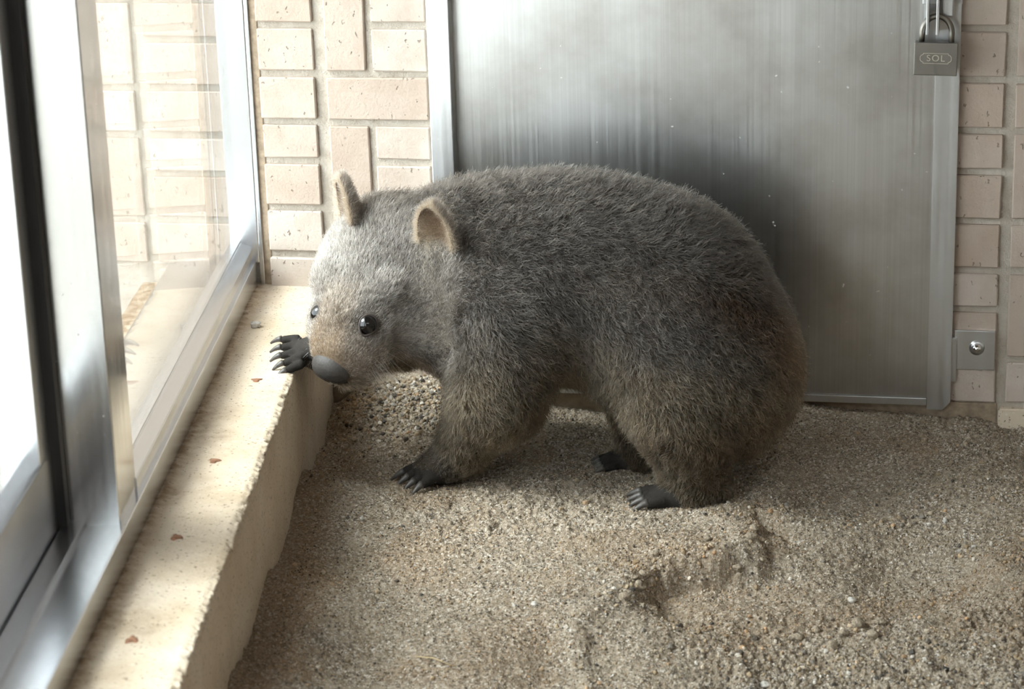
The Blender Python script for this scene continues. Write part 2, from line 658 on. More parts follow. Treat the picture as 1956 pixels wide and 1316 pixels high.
lathe('washer', [(0.0085, 0), (0.0085, 0.0012), (0.004, 0.0014)], WP(ub, 0.0043, zb), DN, STEEL_TRIM, None).parent = plate
lathe('cap_nut', [(0.0056, 0), (0.0056, 0.0025), (0.005, 0.0045), (0.0036, 0.0062), (0.0018, 0.0071), (0.0003, 0.0074)], WP(ub, 0.0055, zb), DN, CHROME, None).parent = plate

# ------------------------------------------------------------------ padlock
OFF = 0.030
cu_, cz_ = wuz(1787.5, 111, OFF)
lock = empty('padlock', WP(cu_, OFF, cz_ - 0.018))
tag(lock, 'worn grey padlock hanging from the steel door hasp', 'padlock')
tl = math.radians(-1.2)


def LK(a, o, b):                                        # lock frame: across, out, up
    return WP(cu_ + a * math.cos(tl) - b * math.sin(tl), OFF + o, cz_ + a * math.sin(tl) + b * math.cos(tl))


hw, hh = 0.0228, 0.0176
lock_body = hexa('lock_body', LK, (-hw, hw), (-0.0065, 0.0065), (-hh, hh), LOCK, lock, 0.0009, 3)
sh_pts = []
ra = 0.0156
for i in range(25):
    th = math.pi * i / 24
    sh_pts.append(LK(-ra * math.cos(th), 0, hh + 0.009 + 0.0185 * math.sin(th)))
sh_pts = [LK(-ra, 0, hh - 0.004)] + sh_pts + [LK(ra, 0, hh - 0.004)]
tube('shackle', sh_pts, [0.0031] * len(sh_pts), LOCK, lock, 14)


def lock_ribbon(name, pts, w, closed=True):
    V, Fs = [], []
    n = len(pts)
    P = [np.array(p) for p in pts]
    for i in range(n):
        d1 = P[i] - P[i - 1]; d2 = P[(i + 1) % n] - P[i]
        d1 = d1 / (np.linalg.norm(d1) + 1e-9); d2 = d2 / (np.linalg.norm(d2) + 1e-9)
        t_ = d1 + d2; t_ /= np.linalg.norm(t_) + 1e-9
        nn = np.array([-t_[1], t_[0]])
        for sgn in (-1, 1):
            q = P[i] + nn * w * sgn / 2
            V.append(LK(q[0], 0.0063, q[1])); V.append(LK(q[0], 0.0068, q[1]))
    for i in range(n):
        j = (i + 1) % n
        a, b = 4 * i, 4 * j
        Fs += [(a + 1, b + 1, b + 3, a + 3), (a, a + 1, b + 1, b)[::-1], (a + 2, a + 3, b + 3, b + 2)]
    return mesh_obj(name, V, Fs, LOCK_BRIGHT, lock_body)


cw, ch = 0.0130, 0.0054
pts = []
for sx, sy in ((1, 1), (-1, 1), (-1, -1), (1, -1)):
    arc = [(sx * (cw + 0.0000), sy * ch), (sx * (cw + 0.0003), sy * (ch - 0.0014)), (sx * (cw + 0.0020), sy * (ch - 0.0020)), (sx * (cw + 0.0033), sy * 0.0016)]
    if sx * sy < 0: arc = arc[::-1]
    if (sx, sy) == (1, 1): arc = arc[::-1]
    pts.append(arc)
# order counter-clockwise: right-top, left-top, left-bottom, right-bottom
loop = [p for p in pts[0]]
loop += [(-x, y) for x, y in pts[0][::-1]]
loop += [(-x, -y) for x, y in pts[0]]
loop += [(x, -y) for x, y in pts[0][::-1]]
loop = [(x, y + 0.0008) for x, y in loop]
lock_ribbon('engraved_border', loop, 0.0007)
tc = bpy.data.curves.new('lettering', 'FONT')
tc.body = 'SOL'
tc.size = 0.0098
tc.align_x = 'CENTER'; tc.align_y = 'CENTER'
tc.extrude = 0.0003
tc.space_character = 1.18
to = bpy.data.objects.new('tmp_text', tc)
COL.objects.link(to)
dg = bpy.context.evaluated_depsgraph_get()
me = bpy.data.meshes.new_from_object(to.evaluated_get(dg))
bpy.data.objects.remove(to)
for v in me.vertices:
    p = LK(v.co.x * 1.02, 0.0065 + v.co.z, v.co.y + 0.0008)
    v.co = Vector(p)
lt = bpy.data.objects.new('lettering', me)
COL.objects.link(lt)
me.materials.clear(); me.materials.append(LOCK_BRIGHT)
lt.parent = lock_body
lt['label'] = 'engraved letters SOL'

# ------------------------------------------------------------------ concrete kerb under the window
def kerb():
    nt, nz = 90, 44
    S = np.concatenate([np.arange(-0.02, 1.18, 0.0013), np.linspace(1.19, 2.4, 40)])
    ns = len(S)
    prof = []
    top = [(-0.14 + (0.083 + 0.14) * k / (nt - 1)) for k in range(nt)]
    V = []
    for s in S:
        for t_ in top:
            V.append((s, t_, ZL, 0))
        for k in range(1, nz):
            V.append((s, 0.083, ZL - 0.36 * (k / (nz - 1)) ** 1.4, 1))
    A = np.array(V)
    m = nt + nz - 1
    s, t_, z, side = A.T
    # worn, chipped arris
    e = sstep(0.075, 0.083, t_) * sstep(ZL - 0.012, ZL, z)
    chip = fbm(s, z * 3, 170, 5, 1, 0.65)
    t2 = t_ - e * (0.0005 + 0.005 * np.clip(chip - 0.45, 0, 1) * 2)
    z2 = z - e * (0.0015 + 0.006 * np.clip(fbm(s, t_, 190, 4, 3, 0.65) - 0.45, 0, 1) * 2)
    z2 += (1 - side) * (fbm(s, t_, 40, 4, 2) - 0.5) * 0.0022
    t2 += side * (fbm(s, z, 25, 3, 4) - 0.5) * 0.0025
    # debris pushed against the window frame
    z2 += (1 - side) * np.exp(-((t_ - 0.002) / 0.006) ** 2) * 0.004 * fbm(s, t_, 150, 3, 5)
    P = CO[None] - DY[None] * s[:, None] + ET[None] * t2[:, None] + UZ[None] * z2[:, None]
    idx = np.arange(len(A)).reshape(ns, m)
    Q = np.stack([idx[:-1, :-1], idx[1:, :-1], idx[1:, 1:], idx[:-1, 1:]], -1).reshape(-1, 4)
    o = big_mesh('wall_left', P, Q, CONC)
    soil = np.clip(np.exp(-np.clip(t_ - 0.0, 0, 1) / 0.008) * (1 - side) + 0.55 * (1 - side) * np.clip(fbm(s, t_, 18, 3, 6) - 0.45, 0, 1) * 2, 0, 1)
    at_ = o.data.attributes.new('soil', 'FLOAT', 'POINT')
    at_.data.foreach_set('value', soil.astype(np.float32))
    struct(o, 'low concrete kerb with a chipped edge under the window')
    return o


wall_left = kerb()
for k, (px, py, w) in enumerate(((490, 727, 20), (410, 881, 24), (337, 1027, 27), (252, 1223, 30))):
    c = hz(px, py, ZL)
    V, Fs = [], []
    n = 14
    for rr, hh_ in ((1.0, -0.0004), (0.85, 0.0011), (0.35, 0.0016)):
        for i in range(n):
            th = 2 * math.pi * i / n
            wob = 1 + 0.25 * math.sin(3 * th + k) + 0.15 * math.sin(5 * th + 2 * k)
            V.append(c + np.array([math.cos(th) * 0.0055 * rr * wob, math.sin(th) * 0.0062 * rr * wob, hh_]))
    for j in range(2):
        for i in range(n):
            i2 = (i + 1) % n
            Fs.append((j * n + i, j * n + i2, (j + 1) * n + i2, (j + 1) * n + i))
    Fs.append(tuple(range(2 * n, 3 * n)))
    mesh_obj('rust_patch', V, Fs, RUST, wall_left, smooth=True)

# ------------------------------------------------------------------ windows
win = empty('window_1', SP(0.4, 0, ZL))
struct(win, 'fixed aluminium window beside the back wall')
ST = lambda s, t, z: SP(s, t, z)
WT = 0.86
hexa('sill_lip', ST, (-0.001, 2.4), (-0.035, 0.0), (ZL - 0.012, 0.1735), ALU, win, 0.0008)
prism('bottom_rail', lambda t, z, s: SP(s, t, z), [(-0.030, 0.170), (-0.004, 0.170), (-0.004, 0.1885), (-0.0175, 0.1945), (-0.030, 0.1945)], -0.004, 0.750, ALU, win, 0.0007)
hexa('jamb_stile', ST, (-0.03, 0.000), (-0.030, 0.0035), (0.170, WT), ALU, win, 0.0012)
hexa('jamb_channel', ST, (-0.03, 0.0006), (0.0035, 0.0085), (ZL - 0.004, WT), ALU, win, 0.0008)
hexa('meeting_stile', ST, (0.748, 0.8215), (-0.0505, -0.0051), (0.172, WT), ALU_MIRROR, win, 0.0010)
hexa('glass_pane', ST, (-0.002, 0.750), (-0.0225, -0.0195), (0.190, WT), GLASS, win)
hexa('glazing_gasket', ST, (-0.002, 0.750), (-0.0215, -0.0185), (0.1935, 0.1958), ALU, win)
hexa('wall_sealant', lambda u, o, z: WP(u, o, z), (-0.4445, -0.4305), (-0.014, -0.0035), (ZL - 0.004, WT), SEAL, win, 0.001)
# outside sill seen through the pane
hexa('outer_sill', ST, (-0.012, 2.4), (-0.053, -0.035), (0.13, 0.1785), ALU, win, 0.001)
hexa('outer_sill', ST, (-0.012, 2.4), (-0.104, -0.053), (0.13, 0.1700), ALU, win, 0.001)
hexa('head_rail', ST, (-0.03, 2.4), (-0.09, 0.0), (WT - 0.02, WT + 0.07), ALU, win, 0.001)

win2 = empty('window_2', SP(1.4, -0.06, ZL))
struct(win2, 'sliding aluminium window sash nearer the viewer')
hexa('bottom_rail', ST, (0.834, 2.3), (-0.090, -0.0546), (0.172, 0.2470), ALU, win2, 0.0008)
prism('rail_top', lambda t, z, s: SP(s, t, z), [(-0.086, 0.246), (-0.056, 0.246), (-0.056, 0.2488), (-0.070, 0.2540), (-0.086, 0.2540)], 0.836, 2.3, ALU, win2, 0.0006)
hexa('stile', ST, (0.836, 0.872), (-0.088, -0.0555), (0.246, WT), ALU, win2, 0.001)
hexa('gasket', ST, (0.8225, 0.8345), (-0.062, -0.0475), (0.174, WT), GASKET, win2)
hexa('sill_track', ST, (0.822, 2.4), (-0.0546, -0.0015), (0.160, 0.1737), ALU, win2, 0.0006)
hexa('glass_pane', ST, (0.870, 2.3), (-0.0735, -0.0705), (0.250, WT), GLASS, win2)
hexa('far_stile', ST, (2.29, 2.4), (-0.09, -0.05), (0.172, WT), ALU, win2, 0.001)

wl2 = hexa('wall_left_upper', ST, (-0.03, 3.8), (-0.10, 0.02), (WT + 0.06, 2.5), PLASTER, None)
struct(wl2, 'wall above the windows')
hexa('wall_left_end', ST, (2.4, 3.8), (-0.14, 0.02), (-0.3, WT + 0.07), PLASTER, wl2)

# outdoors
ground = hexa('floor_outdoor', lambda x, y, z: np.array([x, y, z]), (-9, -0.43), (-6, 9), (-0.02, 0.095), PAVING)
struct(ground, 'bright paving outside the window')

# ------------------------------------------------------------------ sand floor
CTRL = []
for s_, z_ in ((-0.01, -0.012), (0.05, -0.016), (0.13, -0.012), (0.215, 0.002), (0.345, 0.028), (0.464, 0.020), (0.638, 0.033), (0.762, 0.034), (0.856, 0.04), (1.1, 0.045)):
    p = SP(s_, 0.083, 0); CTRL.append((p[0], p[1], z_))
for u_, z_ in ((-0.352, -0.010), (-0.325, 0.033), (-0.300, 0.040), (-0.271, 0.042), (-0.237, 0.037), (-0.15, 0.012), (-0.073, 0.0), (0.05, 0.01), (0.17, 0.0172), (0.258, 0.0155), (0.334, 0.009), (0.404, 0.006), (0.4365, -0.001), (0.6, 0.0)):
    p = WP(u_, 0.0, 0); CTRL.append((p[0], p[1], z_))
CTRL += [(0.127, 2.338, 0), (0.17, 2.335, 0), (0.209, 2.331, 0), (0.091, 2.445, 0), (0.142, 2.44, 0), (-0.088, 2.414, 0.002), (-0.123, 2.444, 0.002), (-0.05, 2.44, 0.0),
         (0.0, 2.25, 0.004), (0.12, 2.25, 0.006), (0.06, 2.12, 0.0), (-0.12, 2.15, 0.006), (0.20, 2.26, 0.006), (-0.1, 1.95, 0.004), (0.08, 1.92, -0.018), (0.25, 1.88, -0.03),
         (0.3, 2.0, -0.03), (0.42, 2.0, -0.028), (0.42, 2.2, -0.030), (0.35, 2.35, -0.012), (0.54, 2.39, -0.006), (0.5, 2.2, -0.015), (0.30, 2.5, 0.006), (-0.10, 2.53, 0.022), (-0.165, 2.60, 0.030), (-0.155, 2.53, 0.014), (-0.18, 2.66, 0.034), (-0.13, 2.62, 0.040), (0, 1.5, 0.0), (0.6, 1.6, -0.01), (1.0, 2.2, 0.0), (1.0, 1.0, 0), (0, 0.8, 0), (0, 0, 0), (1.2, -0.5, 0)]
CTRL = np.array(CTRL)
PIT = np.array([hz(*p)[:2] for p in [(1375, 985), (1446, 1006), (1441, 1041), (1424, 1062), (1330, 1068), (1244, 1080), (1227, 1124), (1187, 1150), (1126, 1188), (1130, 1240), (1200, 1420), (1900, 1420), (2100, 1100), (1750, 975), (1520, 978)]])


def seg_dist(x, y, poly):
    d = np.full(x.shape, 9.0); ins = np.zeros(x.shape, bool)
    n = len(poly)
    for i in range(n):
        x0, y0 = poly[i]; x1, y1 = poly[(i + 1) % n]
        ex, ey = x1 - x0, y1 - y0
        t_ = np.clip(((x - x0) * ex + (y - y0) * ey) / (ex * ex + ey * ey), 0, 1)
        d = np.minimum(d, np.hypot(x - x0 - t_ * ex, y - y0 - t_ * ey))
        cr = ((y0 > y) != (y1 > y)) & (x < (x1 - x0) * (y - y0) / (y1 - y0 + 1e-12) + x0)
        ins ^= cr
    return np.where(ins, d, -d)


def sand_h(x, y, fine=True):
    num = np.zeros_like(x); den = np.zeros_like(x)
    for cx, cy, cz in CTRL:
        w = 1.0 / ((x - cx) ** 2 + (y - cy) ** 2 + 0.0008) ** 1.7
        num += w * cz; den += w
    z = num / den
    wx = (fbm(x, y, 35, 3, 1) - 0.5) * 0.03; wy = (fbm(x, y, 35, 3, 4) - 0.5) * 0.03
    pd = seg_dist(x + wx, y + wy, PIT)
    wd = 0.022 + 0.14 * sstep(0.24, 0.34, x) + 0.16 * sstep(2.11, 2.03, y)
    z -= 0.029 * sstep(-0.002, wd, pd) * np.exp(-np.clip(pd, 0, 1) / 0.16)
    z += 0.006 * np.exp(-((pd + 0.012) / 0.012) ** 2) * sstep(0.26, 0.2, x)
    z += (fbm(x, y, 9, 4, 2) - 0.5) * 0.020
    rough = 0.35 + 0.65 * sstep(0.42, 0.62, fbm(x, y, 7, 3, 5)) + 0.7 * sstep(0.1, 0.25, x) * sstep(2.15, 2.0, y)
    z += (fbm(x, y, 60, 3, 3) - 0.5) * 0.010 * rough
    if fine:
        z += (fbm(x, y, 260, 3, 6, 0.65) - 0.5) * 0.0055 * (0.5 + rough)
    # keep the ground firm under the feet
    for fx, fy, r in ((0.168, 2.335, 0.055), (0.115, 2.445, 0.045), (-0.09, 2.42, 0.05)):
        g = np.exp(-(((x - fx) / r) ** 2 + ((y - fy) / (r * 0.7)) ** 2))
        z = z * (1 - 0.85 * g) + 0.0 * g
    return z, pd, rough


def axis(a0, a1, step, lo, hi, cstep):
    mid = np.arange(a0, a1, step)
    left = np.arange(a0 - cstep, lo, -cstep)[::-1]
    right = np.arange(a1 + cstep * 0.3, hi, cstep)
    return np.concatenate([left, mid, right])


gx = axis(-0.285, 0.62, 0.00125, -0.45, 1.36, 0.02)
gy = axis(1.84, 2.70, 0.00125, -0.98, 2.86, 0.02)
X, Y = np.meshgrid(gx, gy, indexing='ij')
Zs, PD, RG = sand_h(X, Y)
idx = np.arange(X.size).reshape(X.shape)
Q = np.stack([idx[:-1, :-1], idx[1:, :-1], idx[1:, 1:], idx[:-1, 1:]], -1).reshape(-1, 4)
floor = big_mesh('floor', np.stack([X, Y, Zs], -1).reshape(-1, 3), Q, SAND)
struct(floor, 'sandy ground with a dug hollow')
edge_t = (X - CO[0]) * ET[0] + (Y - CO[1]) * ET[1] - 0.083


def damp_at(x, y, pd):
    et_ = (x - CO[0]) * ET[0] + (y - CO[1]) * ET[1] - 0.083
    wob = fbm(x, y, 16, 4, 3) - 0.5
    d = 0.95 * sstep(0.085, 0.03, et_ + wob * 0.09)
    band = np.exp(-((y - (2.13 + 0.45 * (x - 0.33) + wob * 0.12)) / 0.045) ** 2) * sstep(0.26, 0.32, x)
    d = np.maximum(d, 0.75 * band)
    d = np.maximum(d, 0.5 * sstep(0.52, 0.68, fbm(x, y, 11, 4, 7)))
    return d


dat = floor.data.attributes.new('damp', 'FLOAT', 'POINT')
dat.data.foreach_set('value', damp_at(X, Y, PD).astype(np.float32).ravel())

# loose grains and crumbs, too many to count
def grains(name, N, smin, smax, sub, seed, keep):
    r = np.random.default_rng(seed)
    x = r.uniform(-0.22, 0.60, N); y = r.uniform(1.86, 2.66, N)
    k = keep(x, y, r)
    x, y = x[k], y[k]
    z, pd, rg = sand_h(x, y)
    n = len(x)
    size = (smin + (smax - smin) * r.random(n) ** 3) / 2
    if sub == 0:
        bv = np.array([(1, 0, 0), (-1, 0, 0), (0, 1, 0), (0, -1, 0), (0, 0, 1), (0, 0, -1)], float)
        bf = np.array([(0, 2, 4), (2, 1, 4), (1, 3, 4), (3, 0, 4), (2, 0, 5), (1, 2, 5), (3, 1, 5), (0, 3, 5)])
    else:
        bm = bmesh.new(); bmesh.ops.create_icosphere(bm, subdivisions=1, radius=1)
        bv = np.array([v.co[:] for v in bm.verts]); bf = np.array([[v.index for v in f.verts] for f in bm.faces]); bm.free()
    q = r.normal(size=(n, 4)); q /= np.linalg.norm(q, axis=1)[:, None]
    w, a, b, c = q.T
    Rm = np.stack([1 - 2 * (b * b + c * c), 2 * (a * b - c * w), 2 * (a * c + b * w), 2 * (a * b + c * w), 1 - 2 * (a * a + c * c), 2 * (b * c - a * w),
                   2 * (a * c - b * w), 2 * (b * c + a * w), 1 - 2 * (a * a + b * b)], -1).reshape(n, 3, 3)
    V = bv[None] * size[:, None, None] * r.uniform(0.65, 1.25, (n, len(bv), 1)) * r.uniform(0.75, 1.2, (n, 1, 3))
    V = np.einsum('nij,nkj->nki', Rm, V) + np.stack([x, y, z + size * 0.35], -1)[:, None]
    Q = (bf[None] + (np.arange(n) * len(bv))[:, None, None]).reshape(-1, 3)
    o = big_mesh(name, V.reshape(-1, 3), Q, GRAIN, floor, smooth=False)
    pal = np.array([(0.55, 0.52, 0.47), (0.42, 0.36, 0.28), (0.36, 0.29, 0.20), (0.30, 0.23, 0.15), (0.20, 0.18, 0.155), (0.085, 0.075, 0.065), (0.45, 0.31, 0.19)])
    ci = r.choice(7, n, p=[0.13, 0.23, 0.22, 0.16, 0.13, 0.09, 0.04])
    tone = pal[ci] * r.uniform(0.75, 1.2, (n, 1)) * np.array([1.0, 0.99, 0.97])
    dm = damp_at(x, y, pd)[:, None]
    tone = tone * (1 - 0.7 * dm) + tone * np.array([1.0, 0.78, 0.56]) * 0.7 * dm
    at_ = o.data.attributes.new('tone', 'FLOAT_COLOR', 'POINT')
    cc = np.ones((n, len(bv), 4), np.float32); cc[:, :, :3] = tone[:, None]
    at_.data.foreach_set('color', cc.ravel())
    o['kind'] = 'stuff'
    return o


def in_room(x, y):
    et_ = (x - CO[0]) * ET[0] + (y - CO[1]) * ET[1]
    wn = (x - P0[0]) * DN[0] + (y - P0[1]) * DN[1]
    return (et_ > 0.086) & (wn > 0.004)


def coarse_mask(x, y):
    m = np.exp(-(((x + 0.125) / 0.075) ** 2 + ((y - 2.585) / 0.07) ** 2))
    m = np.maximum(m, 0.8 * sstep(0.05, 0.25, x) * sstep(2.12, 2.0, y))
    m = np.maximum(m, 0.6 * np.exp(-((seg_dist(x, y, PIT) + 0.008) / 0.02) ** 2))
    return m


grains('sand_grains', 130000, 0.0010, 0.0030, 0, 11, lambda x, y, r: in_room(x, y) & (r.random(len(x)) < 0.30 + 0.7 * fbm(x, y, 14, 3, 2)))
grains('sand_crumbs', 26000, 0.0022, 0.0062, 1, 12, lambda x, y, r: in_room(x, y) & (r.random(len(x)) < 0.03 + 0.62 * coarse_mask(x, y)))

grains('sand_crumbs', 60000, 0.0030, 0.0068, 1, 13, lambda x, y, r: in_room(x, y) & (r.random(len(x)) < 0.8 * np.exp(-(((x + 0.115) / 0.062) ** 2 + ((y - 2.59) / 0.062) ** 2))))

# single stones and clods large enough to tell apart
def lump(name, c, size, mat, seed, flat=0.75):
    r = random.Random(seed)
    bm = bmesh.new(); bmesh.ops.create_icosphere(bm, subdivisions=3, radius=1)
    k = [r.uniform(0, 6.28) for _ in range(6)]
    for v in bm.verts:
        p = v.co
        f = 1 + 0.16 * math.sin(3 * p.x + k[0]) + 0.14 * math.sin(4 * p.y + k[1]) + 0.12 * math.sin(5 * p.z + k[2]) + 0.08 * math.sin(9 * p.x + 7 * p.y + k[3]) + 0.07 * math.sin(17 * p.y + 11 * p.z + k[4]) + 0.06 * math.sin(23 * p.x - 13 * p.z + k[5])
        v.co = Vector((p.x * size * f, p.y * size * f * 0.85, p.z * size * f * flat)) / 2
    me = bpy.data.meshes.new(name); bm.to_mesh(me); bm.free()
    me.polygons.foreach_set('use_smooth', [True] * len(me.polygons))
    me.materials.append(mat)
    o = bpy.data.objects.new(name, me); COL.objects.link(o)
    o.location = tuple(c)
    return o


def on_sand(px, py):
    z = 0.0
    for _ in range(12):
        p = hz(px, py, z)
        zz = sand_h(np.array([p[0]]), np.array([p[1]]), True)[0][0]
        z = 0.5 * z + 0.5 * zz
    return hz(px, py, z)


for k, (px, py, w, lab) in enumerate(((1628, 1150, 15, 'pale pebble lying above the clods on the slope of the hollow'), (1022, 1157, 13, 'small pale pebble on the flat sand left of the hollow rim'),
                                      (1462, 1312, 16, 'small pale pebble among the coarse crumbs in front of the hollow'))):
    p = on_sand(px, py); sz = w * 0.00056
    tag(lump('pebble', p + UZ * sz * 0.22, sz, STONE, 40 + k), lab, 'pebble', 'pale pebbles on the sand')
RIM = ((1440, 1012, 20), (1437, 1030, 24), (1408, 1086, 16), (1230, 1100, 20), (1222, 1122, 24), (1195, 1143, 20), (1395, 985, 13), (1350, 1030, 14), (1250, 1060, 16), (1210, 1105, 14), (1240, 1118, 13))
LOW = ((1640, 1195, 26), (1665, 1215, 22), (1590, 1235, 20), (1520, 1220, 22), (1612, 1212, 18), (1560, 1205, 16), (1680, 1190, 18))
for k, (px, py, w) in enumerate(RIM + LOW):
    p = on_sand(px, py); sz = w * 0.00056
    rim_ = k < len(RIM)
    tag(lump('earth_clod', p + UZ * sz * 0.12, sz, CLOD, 60 + k, 0.8),
        'crumbling lump of sandy earth on the rim of the hollow' if rim_ else 'lump of sandy earth lying in the bottom of the hollow', 'clod',
        'earth clods on the hollow rim' if rim_ else 'earth clods in the hollow')
p = hz(490, 625, ZL)
tag(lump('kerb_stone', p + UZ * 0.003, 0.011, STONE, 5, 0.7), 'small grey stone lying on the concrete kerb by the window', 'stone')
a, b = on_sand(795, 1258), on_sand(862, 1275)
tag(tube('straw_stalk', [a + UZ * 0.002, (a + b) / 2 + UZ * 0.005, b + UZ * 0.002], [0.0005, 0.0005, 0.0004], STRAW, None, 6), 'thin pale straw stalk lying on the sand', 'straw')

#WOMBAT
# ------------------------------------------------------------------ wombat
def nrm(v):
    v = np.array(v, float)
    return v / np.linalg.norm(v)


HF = nrm((-0.40, -0.62, -0.67))                         # where the face points
HL = nrm((0.88, -0.45, -0.10)); HL = nrm(HL - HF * (HL @ HF))   # across the face, towards the near side
HU = nrm(np.cross(HF, HL)); HU = HU if HU[2] > 0 else -HU
NOSE_P = at(620, 711, 2.356)


def HP(l, f, u):                                        # head frame, from the nose tip backwards
    return NOSE_P + HL * l - HF * f + HU * u


PRIM = []                                               # (kind, data, blend)


def ell(c, r, k=0.02, ax=None):
    PRIM.append(('e', np.array(c), np.array(r, float), ax, k))


def cap(a, b, ra, rb, k=0.016):
    PRIM.append(('c', np.array(a), np.array(b), ra, rb, k))


HAX = np.stack([HL, HF, HU])
BAX = np.stack([nrm((0.985, -0.17, 0)), nrm((0.17, 0.985, 0)), UZ])     # body axis, front a little farther off
# trunk
ell(at(905, 535, 2.470), (0.088, 0.092, 0.104), 0.03, BAX)
ell(at(1030, 530, 2.450), (0.135, 0.100, 0.110), 0.03, BAX)
ell(at(1150, 525, 2.434), (0.128, 0.096, 0.101), 0.03, BAX)
ell(at(1280, 605, 2.410), (0.108, 0.106, 0.120), 0.03, BAX)
ell(at(1392, 705, 2.400), (0.075, 0.098, 0.096), 0.025, BAX)
# near hind leg
ell(at(1322, 735, 2.338), (0.076, 0.048, 0.080), 0.014)
cap(at(1300, 785, 2.335), at(1326, 912, 2.338), 0.052, 0.032, 0.02)
cap(at(1352, 936, 2.336), at(1270, 948, 2.334), 0.021, 0.0165, 0.012)
# far hind leg
ell(at(1275, 745, 2.460), (0.062, 0.045, 0.072), 0.03)
cap(at(1235, 790, 2.452), at(1225, 862, 2.446), 0.038, 0.023, 0.02)
cap(at(1228, 876, 2.446), at(1172, 881, 2.450), 0.0155, 0.012, 0.010)
# near fore leg
cap(at(985, 610, 2.392), at(950, 755, 2.378), 0.066, 0.047, 0.03)
cap(at(950, 755, 2.378), at(885, 850, 2.404), 0.047, 0.027, 0.02)
cap(at(885, 852, 2.404), at(850, 885, 2.414), 0.026, 0.021, 0.014)
# far fore leg, reaching onto the kerb behind the head
cap(at(890, 610, 2.525), at(745, 632, 2.515), 0.052, 0.034, 0.03)
cap(at(745, 632, 2.515), at(620, 672, 2.446), 0.032, 0.021, 0.02)
cap(at(620, 672, 2.446), at(588, 674, 2.430), 0.0195, 0.015, 0.010)
# neck and head
cap(at(905, 525, 2.468), HP(0.0, 0.165, -0.020), 0.084, 0.056, 0.03)
ell(HP(0.0, 0.146, -0.010), (0.064, 0.064, 0.050), 0.02, HAX)
ell(HP(0.034, 0.125, -0.028), (0.045, 0.056, 0.044), 0.02, HAX)
ell(HP(-0.028, 0.125, -0.028), (0.045, 0.056, 0.044), 0.02, HAX)
ell(HP(0.0, 0.090, -0.004), (0.047, 0.055, 0.037), 0.02, HAX)
ell(HP(0.0, 0.055, -0.008), (0.043, 0.042, 0.031), 0.018, HAX)
ell(HP(0.004, 0.028, -0.010), (0.027, 0.026, 0.025), 0.014, HAX)
ell(HP(0.024, 0.036, -0.017), (0.018, 0.024, 0.017), 0.012, HAX)    # whisker pads
ell(HP(-0.013, 0.034, -0.018), (0.016, 0.024, 0.018), 0.012, HAX)
cap(HP(0.012, 0.105, -0.042), at(905, 605, 2.435), 0.034, 0.055, 0.03)   # throat
ell(HP(0.004, 0.046, -0.038), (0.030, 0.040, 0.016), 0.012, HAX)         # lower jaw
for s_ in (-1, 1):                                      # brow and socket rim
    ell(HP(0.034 * s_, 0.100, 0.020), (0.015, 0.018, 0.011), 0.014, HAX)

# toes: (base, tip) for every paw
TOES = []


def toes(c, d, side, n, spread, ln, r, rise=0.0):
    for i in range(n):
        f = (i - (n - 1) / 2)
        base = np.array(c) + side * f * spread
        tip = base + nrm(d + side * f * 0.16) * ln * (1 - 0.06 * abs(f)) + UZ * rise
        cap(base, tip, r, r * 0.82, 0.003)
        TOES.append((base, tip, r))


pw = at(835, 890, 2.417)
ell(pw, (0.026, 0.026, 0.014), 0.012)
toes(at(822, 893, 2.417) + UZ * -0.002, nrm((-0.86, -0.42, -0.30)), nrm((0.45, -0.88, 0.0)), 4, 0.0115, 0.022, 0.0066)
pw2 = hz(580, 672, ZL + 0.014)
PALM = hz(584, 672, ZL + 0.015) + DY * 0.008
ell(PALM + np.array([0.004, 0.003, 0]), (0.017, 0.018, 0.012), 0.006)
toes(hz(570, 672, ZL + 0.0135), nrm((-0.95, -0.12, -0.16)), nrm((0.12, -0.86, -0.30)), 5, 0.0112, 0.0165, 0.0054)
toes(at(1258, 946, 2.334), nrm((-0.99, -0.05, -0.12)), nrm((0.12, -0.95, -0.02)), 4, 0.0090, 0.014, 0.0070)
toes(at(1168, 881, 2.450), nrm((-0.99, -0.05, -0.18)), nrm((0.12, -0.98, 0.0)), 4, 0.0085, 0.010, 0.0056)


def sdf(P):
    D = None
    for pr in PRIM:
        if pr[0] == 'e':
            _, c, r, ax, k = pr
            q = P - c.astype(np.float32)
            if ax is not None:
                q = q @ ax.T.astype(np.float32)
            r32 = r.astype(np.float32)
            k0 = np.sqrt((((q / r32)) ** 2).sum(-1)); k1 = np.sqrt(((q / (r32 * r32)) ** 2).sum(-1))
            d = k0 * (k0 - 1) / np.maximum(k1, 1e-6)
        else:
            _, a, b, ra, rb, k = pr
            ba = (b - a).astype(np.float32)
            q = P - a.astype(np.float32)
            h = np.clip((q @ ba) / (ba @ ba), 0, 1)
            d = np.sqrt(((q - h[..., None] * ba) ** 2).sum(-1)) - (ra + (rb - ra) * h)
        if D is None:
            D = d
        else:
            h = np.maximum(k - np.abs(D - d), 0) / k
            D = np.minimum(D, d) - h * h * k * 0.25
    return D


